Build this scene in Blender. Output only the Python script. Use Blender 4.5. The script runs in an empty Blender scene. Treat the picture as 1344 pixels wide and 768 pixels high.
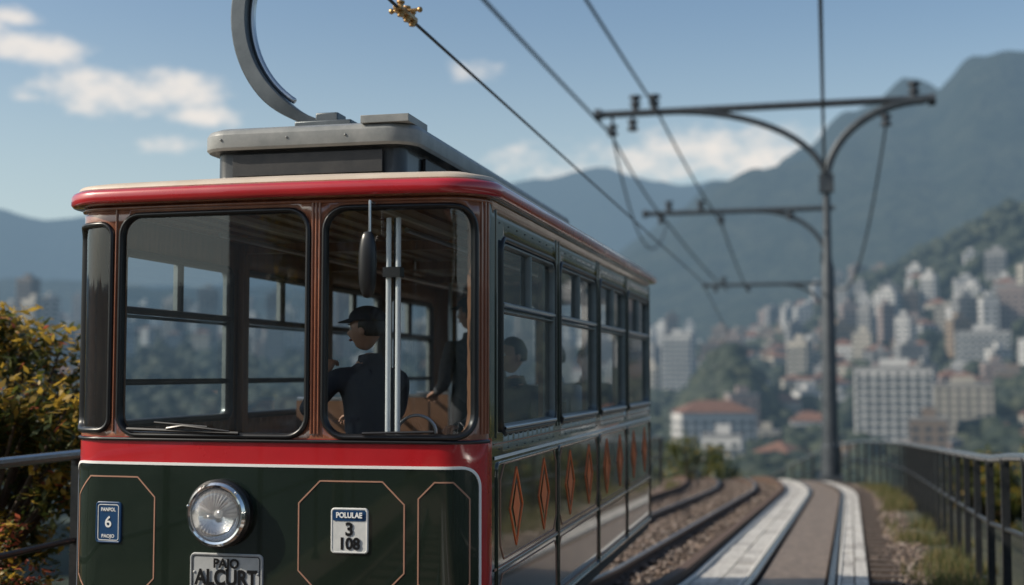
import bpy, math, random
from mathutils import Vector, Matrix, noise as mn, geometry as geo
random.seed(7)
R=math.radians
H=2.0   # camera height above rail bed; z values called "rel" are relative to this
sc=bpy.context.scene
sc.view_settings.view_transform='Standard'
sc.view_settings.look='None'
sc.view_settings.exposure=0
SUN_AZ=-113.0; SUN_EL=36.0

# ------------------------------------------------------------------ materials
def _n(nt,t,**k):
    n=nt.nodes.new(t)
    for a,b in k.items(): setattr(n,a,b)
    return n
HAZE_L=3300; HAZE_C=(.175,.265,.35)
def mat(name,c1,c2=None,rough=.5,metal=0,scale=8,bump=0,bscale=None,coat=0,haze=False,stretch=(1,1,1),detail=6,spec=.5,transl=0,rvar=0):
    m=bpy.data.materials.new(name); m.use_nodes=True; nt=m.node_tree; L=nt.links
    p=nt.nodes['Principled BSDF']; out=nt.nodes['Material Output']
    p.inputs['Base Color'].default_value=(*c1,1); p.inputs['Roughness'].default_value=rough
    p.inputs['Metallic'].default_value=metal; p.inputs['Coat Weight'].default_value=coat
    p.inputs['Coat Roughness'].default_value=.03
    p.inputs['Specular IOR Level'].default_value=spec
    tc=_n(nt,'ShaderNodeTexCoord'); mp=_n(nt,'ShaderNodeMapping'); mp.inputs['Scale'].default_value=stretch
    L.new(tc.outputs['Object'],mp.inputs['Vector'])
    if c2 is not None:
        nz=_n(nt,'ShaderNodeTexNoise'); nz.inputs['Scale'].default_value=scale; nz.inputs['Detail'].default_value=detail
        nz.inputs['Roughness'].default_value=.65
        L.new(mp.outputs[0],nz.inputs['Vector'])
        cr=_n(nt,'ShaderNodeValToRGB'); cr.color_ramp.elements[0].position=.35; cr.color_ramp.elements[1].position=.65
        cr.color_ramp.elements[0].color=(*c1,1); cr.color_ramp.elements[1].color=(*c2,1)
        L.new(nz.outputs['Fac'],cr.inputs[0]); L.new(cr.outputs[0],p.inputs['Base Color'])
    if rvar:
        nr=_n(nt,'ShaderNodeTexNoise'); nr.inputs['Scale'].default_value=3.1; nr.inputs['Detail'].default_value=8
        L.new(mp.outputs[0],nr.inputs['Vector'])
        mr=_n(nt,'ShaderNodeMapRange'); mr.inputs['From Min'].default_value=.35; mr.inputs['From Max'].default_value=.7
        mr.inputs['To Min'].default_value=rough; mr.inputs['To Max'].default_value=rough+rvar
        L.new(nr.outputs['Fac'],mr.inputs[0]); L.new(mr.outputs[0],p.inputs['Roughness'])
    if bump:
        nb=_n(nt,'ShaderNodeTexNoise'); nb.inputs['Scale'].default_value=bscale or scale*3; nb.inputs['Detail'].default_value=5
        L.new(mp.outputs[0],nb.inputs['Vector'])
        b=_n(nt,'ShaderNodeBump'); b.inputs['Strength'].default_value=bump; b.inputs['Distance'].default_value=.02
        L.new(nb.outputs['Fac'],b.inputs['Height']); L.new(b.outputs[0],p.inputs['Normal'])
    last=p.outputs[0]
    if transl:
        t=_n(nt,'ShaderNodeBsdfTranslucent')
        t.inputs['Color'].default_value=(*[min(1,x*1.6) for x in (c2 or c1)],1)
        mx=_n(nt,'ShaderNodeMixShader'); mx.inputs[0].default_value=transl
        L.new(last,mx.inputs[1]); L.new(t.outputs[0],mx.inputs[2]); last=mx.outputs[0]
    if haze:   # aerial perspective painted as glow into the material, by surface world position only
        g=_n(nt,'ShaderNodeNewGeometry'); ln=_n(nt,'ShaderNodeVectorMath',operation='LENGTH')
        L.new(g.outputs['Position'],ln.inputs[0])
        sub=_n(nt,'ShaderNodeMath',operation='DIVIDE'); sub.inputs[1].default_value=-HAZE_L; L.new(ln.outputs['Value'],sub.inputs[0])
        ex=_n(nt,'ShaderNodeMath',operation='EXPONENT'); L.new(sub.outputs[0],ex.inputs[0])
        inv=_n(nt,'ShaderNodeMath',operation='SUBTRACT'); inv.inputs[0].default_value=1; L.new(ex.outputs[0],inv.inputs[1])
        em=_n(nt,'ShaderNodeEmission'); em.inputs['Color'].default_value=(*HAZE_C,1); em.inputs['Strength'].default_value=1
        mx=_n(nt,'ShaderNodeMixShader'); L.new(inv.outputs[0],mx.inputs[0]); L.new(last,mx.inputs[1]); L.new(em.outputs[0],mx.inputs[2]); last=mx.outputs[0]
    L.new(last,out.inputs['Surface'])
    return m

def glassmat(name,tint=(.85,.9,.92),refl=1.0,dirt=.03):
    m=bpy.data.materials.new(name); m.use_nodes=True; nt=m.node_tree; L=nt.links; nt.nodes.remove(nt.nodes['Principled BSDF'])
    out=nt.nodes['Material Output']
    tr=_n(nt,'ShaderNodeBsdfTransparent'); tr.inputs[0].default_value=(*tint,1)
    gl=_n(nt,'ShaderNodeBsdfGlossy'); gl.inputs['Roughness'].default_value=.012
    lw=_n(nt,'ShaderNodeLayerWeight'); lw.inputs['Blend'].default_value=.5
    pw=_n(nt,'ShaderNodeMath',operation='POWER'); pw.inputs[1].default_value=4.0; L.new(lw.outputs['Facing'],pw.inputs[0])
    mu=_n(nt,'ShaderNodeMath',operation='MULTIPLY_ADD'); mu.inputs[1].default_value=.85; mu.inputs[2].default_value=.08*refl; L.new(pw.outputs[0],mu.inputs[0])
    mx=_n(nt,'ShaderNodeMixShader'); L.new(mu.outputs[0],mx.inputs[0]); L.new(tr.outputs[0],mx.inputs[1]); L.new(gl.outputs[0],mx.inputs[2])
    df=_n(nt,'ShaderNodeBsdfDiffuse'); df.inputs[0].default_value=(.5,.5,.5,1)
    nz=_n(nt,'ShaderNodeTexNoise'); nz.inputs['Scale'].default_value=2.5; nz.inputs['Detail'].default_value=6
    tc=_n(nt,'ShaderNodeTexCoord'); L.new(tc.outputs['Object'],nz.inputs['Vector'])
    m2=_n(nt,'ShaderNodeMath',operation='MULTIPLY'); m2.inputs[1].default_value=dirt; L.new(nz.outputs['Fac'],m2.inputs[0])
    mx2=_n(nt,'ShaderNodeMixShader'); L.new(m2.outputs[0],mx2.inputs[0]); L.new(mx.outputs[0],mx2.inputs[1]); L.new(df.outputs[0],mx2.inputs[2])
    L.new(mx2.outputs[0],out.inputs['Surface']); return m

GREEN=mat('paint_green',(.008,.014,.009),(.011,.019,.013),rough=.12,coat=1,bump=.035,bscale=2.0,rvar=.09,scale=2)
RED=mat('paint_red',(.44,.010,.016),(.36,.008,.012),rough=.25,coat=1,bump=.02,bscale=3,rvar=.1,scale=2)
MAROON=mat('paint_maroon',(.20,.070,.038),(.29,.110,.058),rough=.25,coat=1,scale=5,stretch=(3,3,.6),bump=.02,bscale=4)
WOODIN=mat('interior_wood',(.15,.07,.035),(.24,.115,.055),rough=.4,scale=4,stretch=(6,6,.6))
WHITE=mat('white_paint',(.75,.75,.73),rough=.4)
COPPER=mat('copper_pinstripe',(.36,.19,.13),rough=.45)
ORANGE=mat('orange_paint',(.85,.18,.05),rough=.4)
BLACK=mat('black_rubber',(.008,.008,.009),rough=.32)
BLACKP=mat('black_metal',(.02,.021,.023),(.035,.034,.034),rough=.42,scale=12)
STEELG=mat('steel_grey',(.08,.095,.105),(.13,.145,.155),rough=.38,scale=5,metal=.5)
ALU=mat('aluminium',(.55,.57,.59),rough=.3,metal=1)
CHROME=mat('chrome',(.8,.8,.8),rough=.08,metal=1)
GREYP=mat('grey_roof_paint',(.17,.18,.18),(.25,.255,.25),rough=.4,scale=6,bump=.05,bscale=20)
ROOFC=mat('roof_cream',(.45,.37,.29),(.52,.44,.36),rough=.45,scale=4)
DARKB=mat('roof_box_dark',(.014,.017,.020),(.02,.023,.026),rough=.4,scale=4,coat=.3)
BRASS=mat('brass',(.45,.29,.13),(.30,.18,.08),rough=.45,metal=1,scale=30)
GLASS=glassmat('window_glass',tint=(.92,.95,.96),dirt=.012)
GLASSF=glassmat('windscreen_glass',tint=(.90,.95,.98),refl=1.2,dirt=.008)
SEAT=mat('seat_wood',(.10,.05,.025),(.16,.08,.045),rough=.45,scale=5)
FLOORM=mat('floor_mat',(.07,.065,.06),rough=.7)
CEIL=mat('ceiling_wood',(.24,.15,.095),(.32,.21,.14),rough=.45,scale=3,stretch=(6,.6,1))
CEILS=mat('ceiling_slat_cream',(.55,.47,.38),rough=.5)
SIGNB=mat('blue_enamel',(.01,.045,.12),rough=.3)
SIGNW=mat('plate_white',(.62,.62,.6),(.52,.53,.52),rough=.4,scale=20)
PLATE=mat('plate_grey',(.42,.43,.43),(.34,.35,.35),rough=.4,scale=14)
RUSTY=mat('chassis_black',(.02,.017,.015),(.05,.035,.025),rough=.7,scale=12)

# ------------------------------------------------------------------ mesh helpers
class Acc:
    def __init__(s): s.v=[]; s.f=[]; s.m=[]
    def add(s,vs,fs,mi=0):
        o=len(s.v); s.v.extend(vs)
        for f in fs: s.f.append(tuple(i+o for i in f)); s.m.append(mi)
    def box(s,x0,x1,y0,y1,z0,z1,mi=0,M=None):
        vs=[(x,y,z) for z in (z0,z1) for y in (y0,y1) for x in (x0,x1)]
        if M: vs=[tuple(M@Vector(v)) for v in vs]
        s.add(vs,[(0,2,3,1),(4,5,7,6),(0,1,5,4),(2,6,7,3),(0,4,6,2),(1,3,7,5)],mi)
    def tube(s,pts,rad,n=8,mi=0,ex=1.0,caps=True,up=None):
        pts=[Vector(p) for p in pts]
        if not hasattr(rad,'__len__'): rad=[rad]*len(pts)
        vs=[];fs=[]; prev=None
        for i,p in enumerate(pts):
            a=pts[max(0,i-1)]; b=pts[min(len(pts)-1,i+1)]; d=(b-a).normalized()
            if prev is None:
                u=Vector(up) if up else (Vector((0,0,1)) if abs(d.z)<.9 else Vector((0,1,0)))
            else: u=prev
            u=(u-d*u.dot(d)).normalized(); w=d.cross(u); prev=u
            for k in range(n):
                t=2*math.pi*(k+.5)/n
                vs.append(tuple(p+u*math.cos(t)*rad[i]+w*math.sin(t)*rad[i]*ex))
        for i in range(len(pts)-1):
            for k in range(n):
                k2=(k+1)%n; fs.append((i*n+k,i*n+k2,(i+1)*n+k2,(i+1)*n+k))
        if caps:
            fs.append(tuple(range(n))[::-1]); fs.append(tuple((len(pts)-1)*n+k for k in range(n)))
        s.add(vs,fs,mi)
    def lathe(s,prof,M,n=32,mi=0):   # prof: (r, h) around local z
        vs=[];fs=[]
        for r,h in prof:
            for k in range(n):
                t=2*math.pi*k/n; vs.append(tuple(M@Vector((r*math.cos(t),r*math.sin(t),h))))
        for i in range(len(prof)-1):
            for k in range(n):
                k2=(k+1)%n; fs.append((i*n+k,i*n+k2,(i+1)*n+k2,(i+1)*n+k))
        s.add(vs,fs,mi)
    def ell(s,c,r,n=12,mi=0,M=None,fn=None):
        vs=[];fs=[];m=n//2+2
        for i in range(m+1):
            ph=math.pi*i/m
            for k in range(n):
                t=2*math.pi*k/n
                q=Vector((math.sin(ph)*math.cos(t),math.sin(ph)*math.sin(t),math.cos(ph)))
                p=Vector((q.x*r[0],q.y*r[1],q.z*r[2]))
                if fn: p=fn(p,q)
                p=p+Vector(c)
                if M: p=M@p
                vs.append(tuple(p))
        for i in range(m):
            for k in range(n):
                k2=(k+1)%n; fs.append((i*n+k,(i+1)*n+k,(i+1)*n+k2,i*n+k2))
        s.add(vs,fs,mi)
    def build(s,name,mats,parent=None,smooth=35,bevel=0):
        me=bpy.data.meshes.new(name); me.from_pydata(s.v,[],s.f)
        if not hasattr(mats,'__len__'): mats=[mats]
        for m in mats: me.materials.append(m)
        me.polygons.foreach_set('material_index',s.m)
        if smooth:
            me.polygons.foreach_set('use_smooth',[True]*len(me.polygons)); me.update()
            me.set_sharp_from_angle(angle=R(smooth))
        me.update()
        ob=bpy.data.objects.new(name,me); sc.collection.objects.link(ob)
        if parent: setpar(ob,parent)
        if bevel:
            b=ob.modifiers.new('b','BEVEL'); b.width=bevel; b.segments=2; b.limit_method='ANGLE'
        return ob
def setpar(ob,parent):
    ob.parent=parent; ob.matrix_parent_inverse=Matrix.Translation(-Vector(parent.location))
def empty(name,loc):
    e=bpy.data.objects.new(name,None); e.location=loc; sc.collection.objects.link(e); e.empty_display_size=.3; return e

# ------------------------------------------------------------------ path helpers
def sm(t): t=max(0,min(1,t)); return t*t*(3-2*t)
def cx(y):
    if y<12: return 0
    v=.023*(y-12)
    if y>33: v-=.008*(y-33)**2
    return v
def gz(y):
    v=0
    if y>9: v-=.045*(y-9)*sm((y-9)/5)
    if y>43: v-=.008*(y-43)**2
    return v

# ================================================================== TRAM
TX=-2.72; TY=6.1; HW=1.12; RC=.20; LEN=6.75; SF=HW-RC; ARC=RC*math.pi/2
S1=SF+ARC; S2=S1+LEN-2*RC; S3=S2+ARC; ST=S3+SF
def plan(s):
    a=abs(s); sg=1 if s>=0 else -1
    if a<=SF: x,y,nx,ny=a,0,0,-1
    elif a<=S1:
        t=(a-SF)/RC; x=SF+RC*math.sin(t); y=RC-RC*math.cos(t); nx=math.sin(t); ny=-math.cos(t)
    elif a<=S2: x=HW; y=RC+a-S1; nx=1; ny=0
    elif a<=S3:
        t=(a-S2)/RC; x=HW-RC+RC*math.cos(t); y=LEN-RC+RC*math.sin(t); nx=math.cos(t); ny=math.sin(t)
    else: x=SF-(a-S3); y=LEN; nx=0; ny=1
    if a<=S1: y-=.05*(1-(x/HW)**2)
    return sg*x,y,sg*nx,ny
def P3(s,z,off=0):
    x,y,nx,ny=plan(s)
    return (TX+x+nx*off,TY+y+ny*off,H+z)
def Ys(y,side=1): return side*(S1+(y-TY-RC))
def rr(s0,s1,z0,z1,r,step=.05,n=6):
    pts=[]
    def seg(a,b):
        d=math.dist(a,b); k=max(1,int(d/step))
        for i in range(k): pts.append((a[0]+(b[0]-a[0])*i/k,a[1]+(b[1]-a[1])*i/k))
    def arc(cx_,cz,a0):
        for i in range(n): t=a0+math.pi/2*i/n; pts.append((cx_+r*math.cos(t),cz+r*math.sin(t)))
    seg((s0+r,z0),(s1-r,z0)); arc(s1-r,z0+r,-math.pi/2)
    seg((s1,z0+r),(s1,z1-r)); arc(s1-r,z1-r,0)
    seg((s1-r,z1),(s0+r,z1)); arc(s0+r,z1-r,math.pi/2)
    seg((s0,z1-r),(s0,z0+r)); arc(s0+r,z0+r,math.pi)
    return pts
def octa(s0,s1,z0,z1,c):
    P=[(s0+c,z0),(s1-c,z0),(s1,z0+c),(s1,z1-c),(s1-c,z1),(s0+c,z1),(s0,z1-c),(s0,z0+c)]
    return subd(P)
def subd(P,step=.04,closed=True):
    o=[]; n=len(P)
    for i in range(n if closed else n-1):
        a=P[i]; b=P[(i+1)%n]; k=max(1,int(math.dist(a,b)/step))
        for j in range(k): o.append((a[0]+(b[0]-a[0])*j/k,a[1]+(b[1]-a[1])*j/k))
    if not closed: o.append(P[-1])
    return o
def inpoly(p,poly):
    x,y=p; c=False; n=len(poly); j=n-1
    for i in range(n):
        xi,yi=poly[i]; xj,yj=poly[j]
        if (yi>y)!=(yj>y) and x<(xj-xi)*(y-yi)/(yj-yi)+xi: c=not c
        j=i
    return c
def sheet(acc,outer,holes=[],off=0,matf=lambda s,z:0,lines=[],step=.12):
    vs=[];es=[]
    def loop(P):
        o=len(vs); vs.extend(Vector(p) for p in P); n=len(P)
        es.extend((o+i,o+(i+1)%n) for i in range(n))
    loop(outer)
    for h in holes: loop(h)
    for ln_ in lines:
        o=len(vs); vs.extend(Vector(p) for p in ln_); es.extend((o+i,o+i+1) for i in range(len(ln_)-1))
    smin=min(p[0] for p in outer); smax=max(p[0] for p in outer); zmin=min(p[1] for p in outer); zmax=max(p[1] for p in outer)
    s=smin+.011
    while s<smax-.005:
        a=abs(s); inarc=(SF-.02<a<S1+.02) or (S2-.02<a<S3+.02)
        z=zmin+.013
        while z<zmax-.01:
            if inpoly((s,z),outer) and not any(inpoly((s,z),h) for h in holes): vs.append(Vector((s,z)))
            z+=.1
        s+=.03 if inarc else step
    V,E,F,_,_,_=geo.delaunay_2d_cdt(vs,es,[],0,1e-5)
    out={}
    for f in F:
        c=((V[f[0]].x+V[f[1]].x+V[f[2]].x)/3,(V[f[0]].y+V[f[1]].y+V[f[2]].y)/3)
        if not inpoly(c,outer) or any(inpoly(c,h) for h in holes): continue
        out.setdefault(matf(*c),[]).append(tuple(f))
    base=len(acc.v); acc.v.extend(P3(v.x,v.y,off) for v in V)
    for mi,fl in out.items():
        for f in fl: acc.f.append(tuple(i+base for i in f)); acc.m.append(mi)
def ring(acc,P,w,o0,o1,mi=0,closed=True,prof=((0,0),(.12,.75),(.35,1),(.65,1),(.88,.75),(1,0)),shift=-.5):
    n=len(P); k=len(prof); vs=[];fs=[]
    for i in range(n):
        a=P[(i-1)%n] if (closed or i>0) else P[0]; b=P[(i+1)%n] if (closed or i<n-1) else P[-1]
        dx=b[0]-a[0]; dz=b[1]-a[1]; l=math.hypot(dx,dz) or 1; nx,nz=dz/l,-dx/l
        for u,h in prof:
            q=(u+shift)*w; vs.append(P3(P[i][0]+nx*q,P[i][1]+nz*q,o0+(o1-o0)*h))
    for i in range(n if closed else n-1):
        j=(i+1)%n
        for q in range(k-1): fs.append((i*k+q,j*k+q,j*k+q+1,i*k+q+1))
    acc.add(vs,fs,mi)

tram=empty('tram_car',(TX,TY+LEN/2,0))
ZB=-1.42; ZT=.885
FW=[rr(-.80,.24,-.31,.815,.10),rr(.335,1.10,-.31,.82,.11),rr(-1.165,-.865,-.29,.775,.06)]
sideW=[(6.55,7.95),(8.12,9.50),(9.67,10.97),(11.14,12.55)]
PIL=[8.035,9.585,11.055]
SW=[rr(Ys(a),Ys(b),-.30,.70,.07) for a,b in sideW]
SWL=[rr(Ys(b,-1),Ys(a,-1),-.30,.70,.07) for a,b in sideW]
RW=[rr(S3+.02,ST-.05,-.30,.70,.08),rr(-ST+.05,-S3-.02,-.30,.70,.08)]
w=Acc()
def mz(s,z):
    a=abs(s)
    if z<-.325: return 1 if a<S1+.045 else 0
    return 2 if a<S1-.01 else 0
lines=[subd([(-S1-.04,-.325),(S1+.04,-.325)],closed=False,step=.05)]
for sg in(1,-1):
    lines.append(subd([(sg*(S1-.01),-.32),(sg*(S1-.01),ZT-.01)],closed=False,step=.1))
    lines.append(subd([(sg*(S1+.045),ZB+.01),(sg*(S1+.045),-.33)],closed=False,step=.1))
sheet(w,subd([(-ST,ZB),(ST,ZB),(ST,ZT),(-ST,ZT)],step=.06),FW+SW+SWL+RW,0,mz,lines)
wo=w.build('body_shell',[GREEN,RED,MAROON,WOODIN],tram,smooth=40)
sd=wo.modifiers.new('s','SOLIDIFY'); sd.thickness=.055; sd.offset=-1; sd.material_offset=10; sd.material_offset_rim=10
me=wo.data
import bmesh
bm=bmesh.new(); bm.from_mesh(me); bm.normal_update()
flip=[f for f in bm.faces if (Vector((f.calc_center_median().x-TX,f.calc_center_median().y-(TY+LEN/2),0)).dot(f.normal))<0]
if flip: bmesh.ops.reverse_faces(bm,faces=flip)
bm.to_mesh(me); bm.free(); me.set_sharp_from_angle(angle=R(40))

# green front field + pinstripes
g=Acc()
FX=1.13; FT=-.46
fp=subd([(-FX,ZB+.02),(FX,ZB+.02),(FX,FT-.1)],closed=False)
for i in range(1,8): t=math.pi/2*i/8; fp.append((FX-.10+.10*math.cos(t),FT-.1+.10*math.sin(t)))
fp+=subd([(FX-.1,FT),(-FX+.1,FT)],closed=False)
for i in range(1,8): t=math.pi/2*i/8; fp.append((-FX+.10-.10*math.sin(t),FT-.1+.10*math.cos(t)))
fp+=subd([(-FX,FT-.1),(-FX,ZB+.06)],closed=False)
sheet(g,fp,[],.004)
g.build('front_panel',[GREEN],tram,smooth=40)
st=Acc()
flat=((0,0),(.02,1),(.98,1),(1,0))
ring(st,fp,.014,.002,.008,0,prof=flat)
for o in (octa(-1.06,-.58,-1.14,-.53,.10),octa(.21,.75,-1.08,-.53,.11),octa(.82,1.07,-1.10,-.53,.08)):
    ring(st,o,.007,.003,.0065,1,prof=flat)
SZ=-.43
for sg in (1,-1):
    a,b=(Ys(6.38),Ys(TY+LEN-.2)) if sg>0 else (Ys(TY+LEN-.2,-1),Ys(6.38,-1))
    ring(st,subd([(a,SZ),(b,SZ)],closed=False),.016,.0,.005,0,closed=False,prof=flat)
    ring(st,subd([(a,-.36),(b,-.36)],closed=False),.006,.0,.004,1,closed=False,prof=flat)
    ring(st,subd([(a,-.99),(b,-.99)],closed=False),.012,.0,.005,1,closed=False,prof=flat)
    for (y0,y1) in sideW:
        s0,s1=sorted((Ys(y0,sg),Ys(y1,sg)))
        ring(st,octa(s0-.03,s1+.03,-.96,-.47,.08),.008,.0,.004,1,prof=flat)
        ring(st,octa(s0-.03,s1+.03,-1.36,-1.03,.05),.007,.0,.004,1,prof=flat)
        for c in (s0+.24*(s1-s0),s0+.76*(s1-s0)):
            ring(st,subd([(c,-.92),(c+.15,-.715),(c,-.51),(c-.15,-.715)]),.014,.0,.005,2,prof=flat)
            sheet(st,subd([(c,-.84),(c+.085,-.715),(c,-.59),(c-.085,-.715)]),[],.003,lambda s,z:2)
st.build('pinstripes',[WHITE,COPPER,ORANGE],tram,smooth=40)
sk=Acc()
edges=[6.42]+PIL+[TY+LEN-.22]
for sg in(1,-1):
    for i in range(4):
        y0,y1=edges[i]+.02,edges[i+1]-.02
        s0,s1=sorted((Ys(y0,sg),Ys(y1,sg)))
        ring(sk,rr(s0,s1,-1.40,-.46,.03),.02,-.001,.010,0)
        ring(sk,subd([(s0,-1.0),(s1,-1.0)],closed=False),.02,-.001,.009,0,closed=False)
sk.build('side_mouldings',[GREEN],tram,smooth=50)
ga=Acc()
for p in FW: ring(ga,p,.034,-.02,.016,0,shift=-.35)
for p in RW: ring(ga,p,.04,-.02,.014,0,shift=-.35)
for p in SW+SWL: ring(ga,p,.035,-.02,.012,0,shift=-.3)
ga.build('window_gaskets',[BLACK],tram,smooth=60)
fr=Acc(); gl=Acc(); glf=Acc()
for sg in(1,-1):
    for (y0,y1) in sideW:
        s0,s1=sorted((Ys(y0,sg),Ys(y1,sg)))
        ring(fr,rr(s0+.022,s1-.022,-.278,.678,.055),.026,-.03,.004,0)
        ring(fr,subd([(s0+.02,.36),(s1-.02,.36)],closed=False),.035,-.03,.010,1,closed=False)
        ring(fr,subd([(s0+.02,.325),(s1-.02,.325)],closed=False),.02,-.03,.004,0,closed=False)
        ring(fr,subd([((s0+s1)/2,.37),((s0+s1)/2,.67)],closed=False),.03,-.03,.006,0,closed=False)
        # inner side of the frames, seen from inside the car
        ring(fr,subd([(s0+.02,.36),(s1-.02,.36)],closed=False),.045,-.03,-.065,2,closed=False)
        ring(fr,subd([((s0+s1)/2,.37),((s0+s1)/2,.67)],closed=False),.035,-.03,-.06,2,closed=False)
        ring(fr,rr(s0+.015,s1-.015,-.285,.685,.055),.05,-.03,-.07,2)
        if sg<0: ring(fr,subd([(s0+.02,-.05),(s1-.02,-.05)],closed=False),.035,-.06,-.03,2,closed=False)
        ring(fr,subd([(s0+.03,-.285),(s1-.03,-.285)],closed=False),.022,0,.02,1,closed=False)
        sheet(gl,rr(s0,s1,-.30,.70,.07),[],-.025,step=.4)
for p in RW: sheet(gl,p,[],-.025,step=.4)
for p in FW: sheet(glf,p,[],-.012,step=.2)
STEELD=mat('window_frame_steel',(.13,.15,.15),(.18,.20,.20),rough=.35,metal=.4)
fr.build('side_window_frames',[STEELD,ALU,BLACKP],tram,smooth=50)
gl.build('side_glass',[GLASS],tram,smooth=40); glf.build('windscreen_glass',[GLASSF],tram,smooth=40)
rb=Acc()
for s in (-.833,.268,.287,.306,1.14,1.17,1.2):
    ring(rb,subd([(s,-.30),(s,.86)],closed=False,step=.2),.012,-.001,.009,0,closed=False)
ring(rb,subd([(-S1,.86),(S1,.86)],closed=False),.02,-.001,.012,0,closed=False)
ring(rb,subd([(-S1+.03,-.337),(S1-.03,-.337)],closed=False),.02,-.001,.014,1,closed=False)
for sg in(1,-1):
    for y in (6.42,7.99,8.08,9.54,9.63,11.01,11.10,12.62):
        ring(rb,subd([(Ys(y,sg),-.33),(Ys(y,sg),.84)],closed=False,step=.2),.010,-.001,.006,2,closed=False)
rb.build('pillar_ribs',[MAROON,BLACK,GREEN],tram,smooth=60)
bo=Acc()
for y in [6.5+.2*i for i in range(30)]:
    for z in (-.39,.78):
        p=P3(Ys(y),z,.002); bo.ell(p,(.004,.004,.004),6)
bo.build('rivets',[GREEN],tram)

def rplan(hx,hy,r,n=8):
    pts=[]
    for (sx,sy,a0) in ((1,-1,-90),(1,1,0),(-1,1,90),(-1,-1,180)):
        for i in range(n+1):
            t=R(a0+90*i/n); pts.append((sx*(hx-r)+r*math.cos(t),sy*(hy-r)+r*math.sin(t)))
    a=pts[-1]; b=pts[0]
    for i in range(1,12): pts.append((a[0]+(b[0]-a[0])*i/12,a[1]))
    return pts
def loft(acc,c,hx,hy,r,prof,mids,cap=True,bow=0):
    n=None
    vs=[]
    for (o,z) in prof:
        pl=rplan(hx+o,hy+o,max(.02,r+o) if o>-r else .02)
        n=len(pl)
        for (x,y) in pl:
            if y<0 and bow and y<-(hy+o)+r*1.2: y-=bow*(1-(x/(hx+o+1e-6))**2)
            vs.append((c[0]+x,c[1]+y,z))
    base=len(acc.v); acc.v.extend(vs)
    for i in range(len(prof)-1):
        for k in range(n):
            k2=(k+1)%n; acc.f.append((base+i*n+k,base+i*n+k2,base+(i+1)*n+k2,base+(i+1)*n+k)); acc.m.append(mids[i])
    if cap: acc.f.append(tuple(base+(len(prof)-1)*n+k for k in range(n))); acc.m.append(mids[-1])
ro=Acc()
cyT=TY+LEN/2
prof=[(-.12,.875),(.04,.875),(.062,.88),(.072,.892),(.072,.932),(.062,.947),(.04,.954),(.036,.962),(.03,.975),(.02,.983),(-.1,1.01),(-.3,1.045),(-.55,1.08),(-.8,1.095),(-1.0,1.10)]
mids=[1,1,0,0,0,0,1,2,2,2,2,2,2,2]
loft(ro,(TX,cyT),HW,LEN/2,RC,[(o,H+z) for o,z in prof],mids,bow=.05)
ro.build('roof',[RED,MAROON,ROOFC],tram,smooth=50)
cl=Acc()
CX=-2.79; cy0,cy1=6.78,11.4; hx=.60; hy=(cy1-cy0)/2; cyc=(cy0+cy1)/2
loft(cl,(CX,cyc),hx,hy,.10,[(-.01,H+1.03),(-.01,H+1.10),(-.03,H+1.12),(-.03,H+1.28)],[0,0,0])
loft(cl,(CX,cyc),hx,hy,.12,[(-.1,H+1.265),(.035,H+1.265),(.05,H+1.28),(.05,H+1.355),(.035,H+1.38),(-.02,H+1.40),(-.2,H+1.42),(-.5,H+1.43)],[0,1,1,1,1,1,1])
for i in range(6):
    y=cy0+.35+i*.68
    cl.box(CX+hx-.025,CX+hx-.005,y,y+.45,H+1.13,H+1.24,2)
    cl.box(CX-hx+.005,CX-hx+.025,y,y+.45,H+1.13,H+1.24,2)
cl.box(CX-.45,CX+.45,cy0+.0,cy0+.022,H+1.12,H+1.245,2)
cl.box(CX+.34,CX+.62,cy0-.056,cy0+.3,H+1.385,H+1.428,1)
for x in(-.5,-.1,.25): cl.ell((CX+x,cy0-.05,H+1.325),(.008,.008,.008),8,mi=1)
cl.build('roof_monitor',[DARKB,GREYP,BLACKP],tram,smooth=45,bevel=.006)
bw=Acc()
pts=[]
for a in range(262,150,-4):
    t=R(a); pts.append((-2.68+.66*math.cos(t),7.1,H+2.13+.68*math.sin(t)))
pts+= [(-3.14,7.1,H+2.55),(-2.97,7.1,H+2.60),(-2.80,7.1,H+2.54),(-2.68,7.1,H+2.40)]
bw.tube(pts,[.04+.055*sm(i/10) for i in range(len(pts))],n=4,mi=0,ex=.72,up=(0,1,0))
pi=[(-2.68+.595*math.cos(R(a)),7.1,H+2.13+.615*math.sin(R(a))) for a in range(238,158,-4)]
bw.tube(pi,.02,n=8,mi=1)
bw.box(-2.95,-2.6,6.98,7.22,H+1.42,H+1.465,0); bw.box(-2.84,-2.70,7.03,7.17,H+1.46,H+1.52,0)
bw.build('current_collector',[STEELG,ALU],tram,smooth=40,bevel=.014)

def frontM(s,z,off=0):
    p=Vector(P3(s,z,off)); x,y,nx,ny=plan(s); zax=Vector((nx,ny,0)); yax=Vector((0,0,1)); xax=yax.cross(zax)
    M=Matrix((xax,yax,zax)).transposed().to_4x4(); M.translation=p; return M
hl=Acc(); M=frontM(-.20,-.70,.0)
hl.lathe([(.0,-.01),(.165,-.01),(.172,.02),(.172,.05),(.160,.062)],M,40,0)
hl.lathe([(.160,.062),(.158,.075),(.146,.088),(.136,.085),(.130,.070)],M,40,1)
hl.lathe([(.130,.075),(.115,.045),(.085,.02),(.04,.006),(0,.004)],M,40,1)
hl.ell((0,0,.045),(.022,.022,.03),10,2,M)
LENS=mat('headlamp_lens',(.6,.6,.6),rough=.1); nt=LENS.node_tree; p=nt.nodes['Principled BSDF']
p.inputs['Transmission Weight'].default_value=.6; p.inputs['Alpha'].default_value=.5
n=96; prof=[(.0,.102),(.015,.101),(.03,.0995),(.05,.096),(.07,.091),(.09,.086),(.11,.08),(.132,.070)]
vs=[];fs=[]
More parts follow.
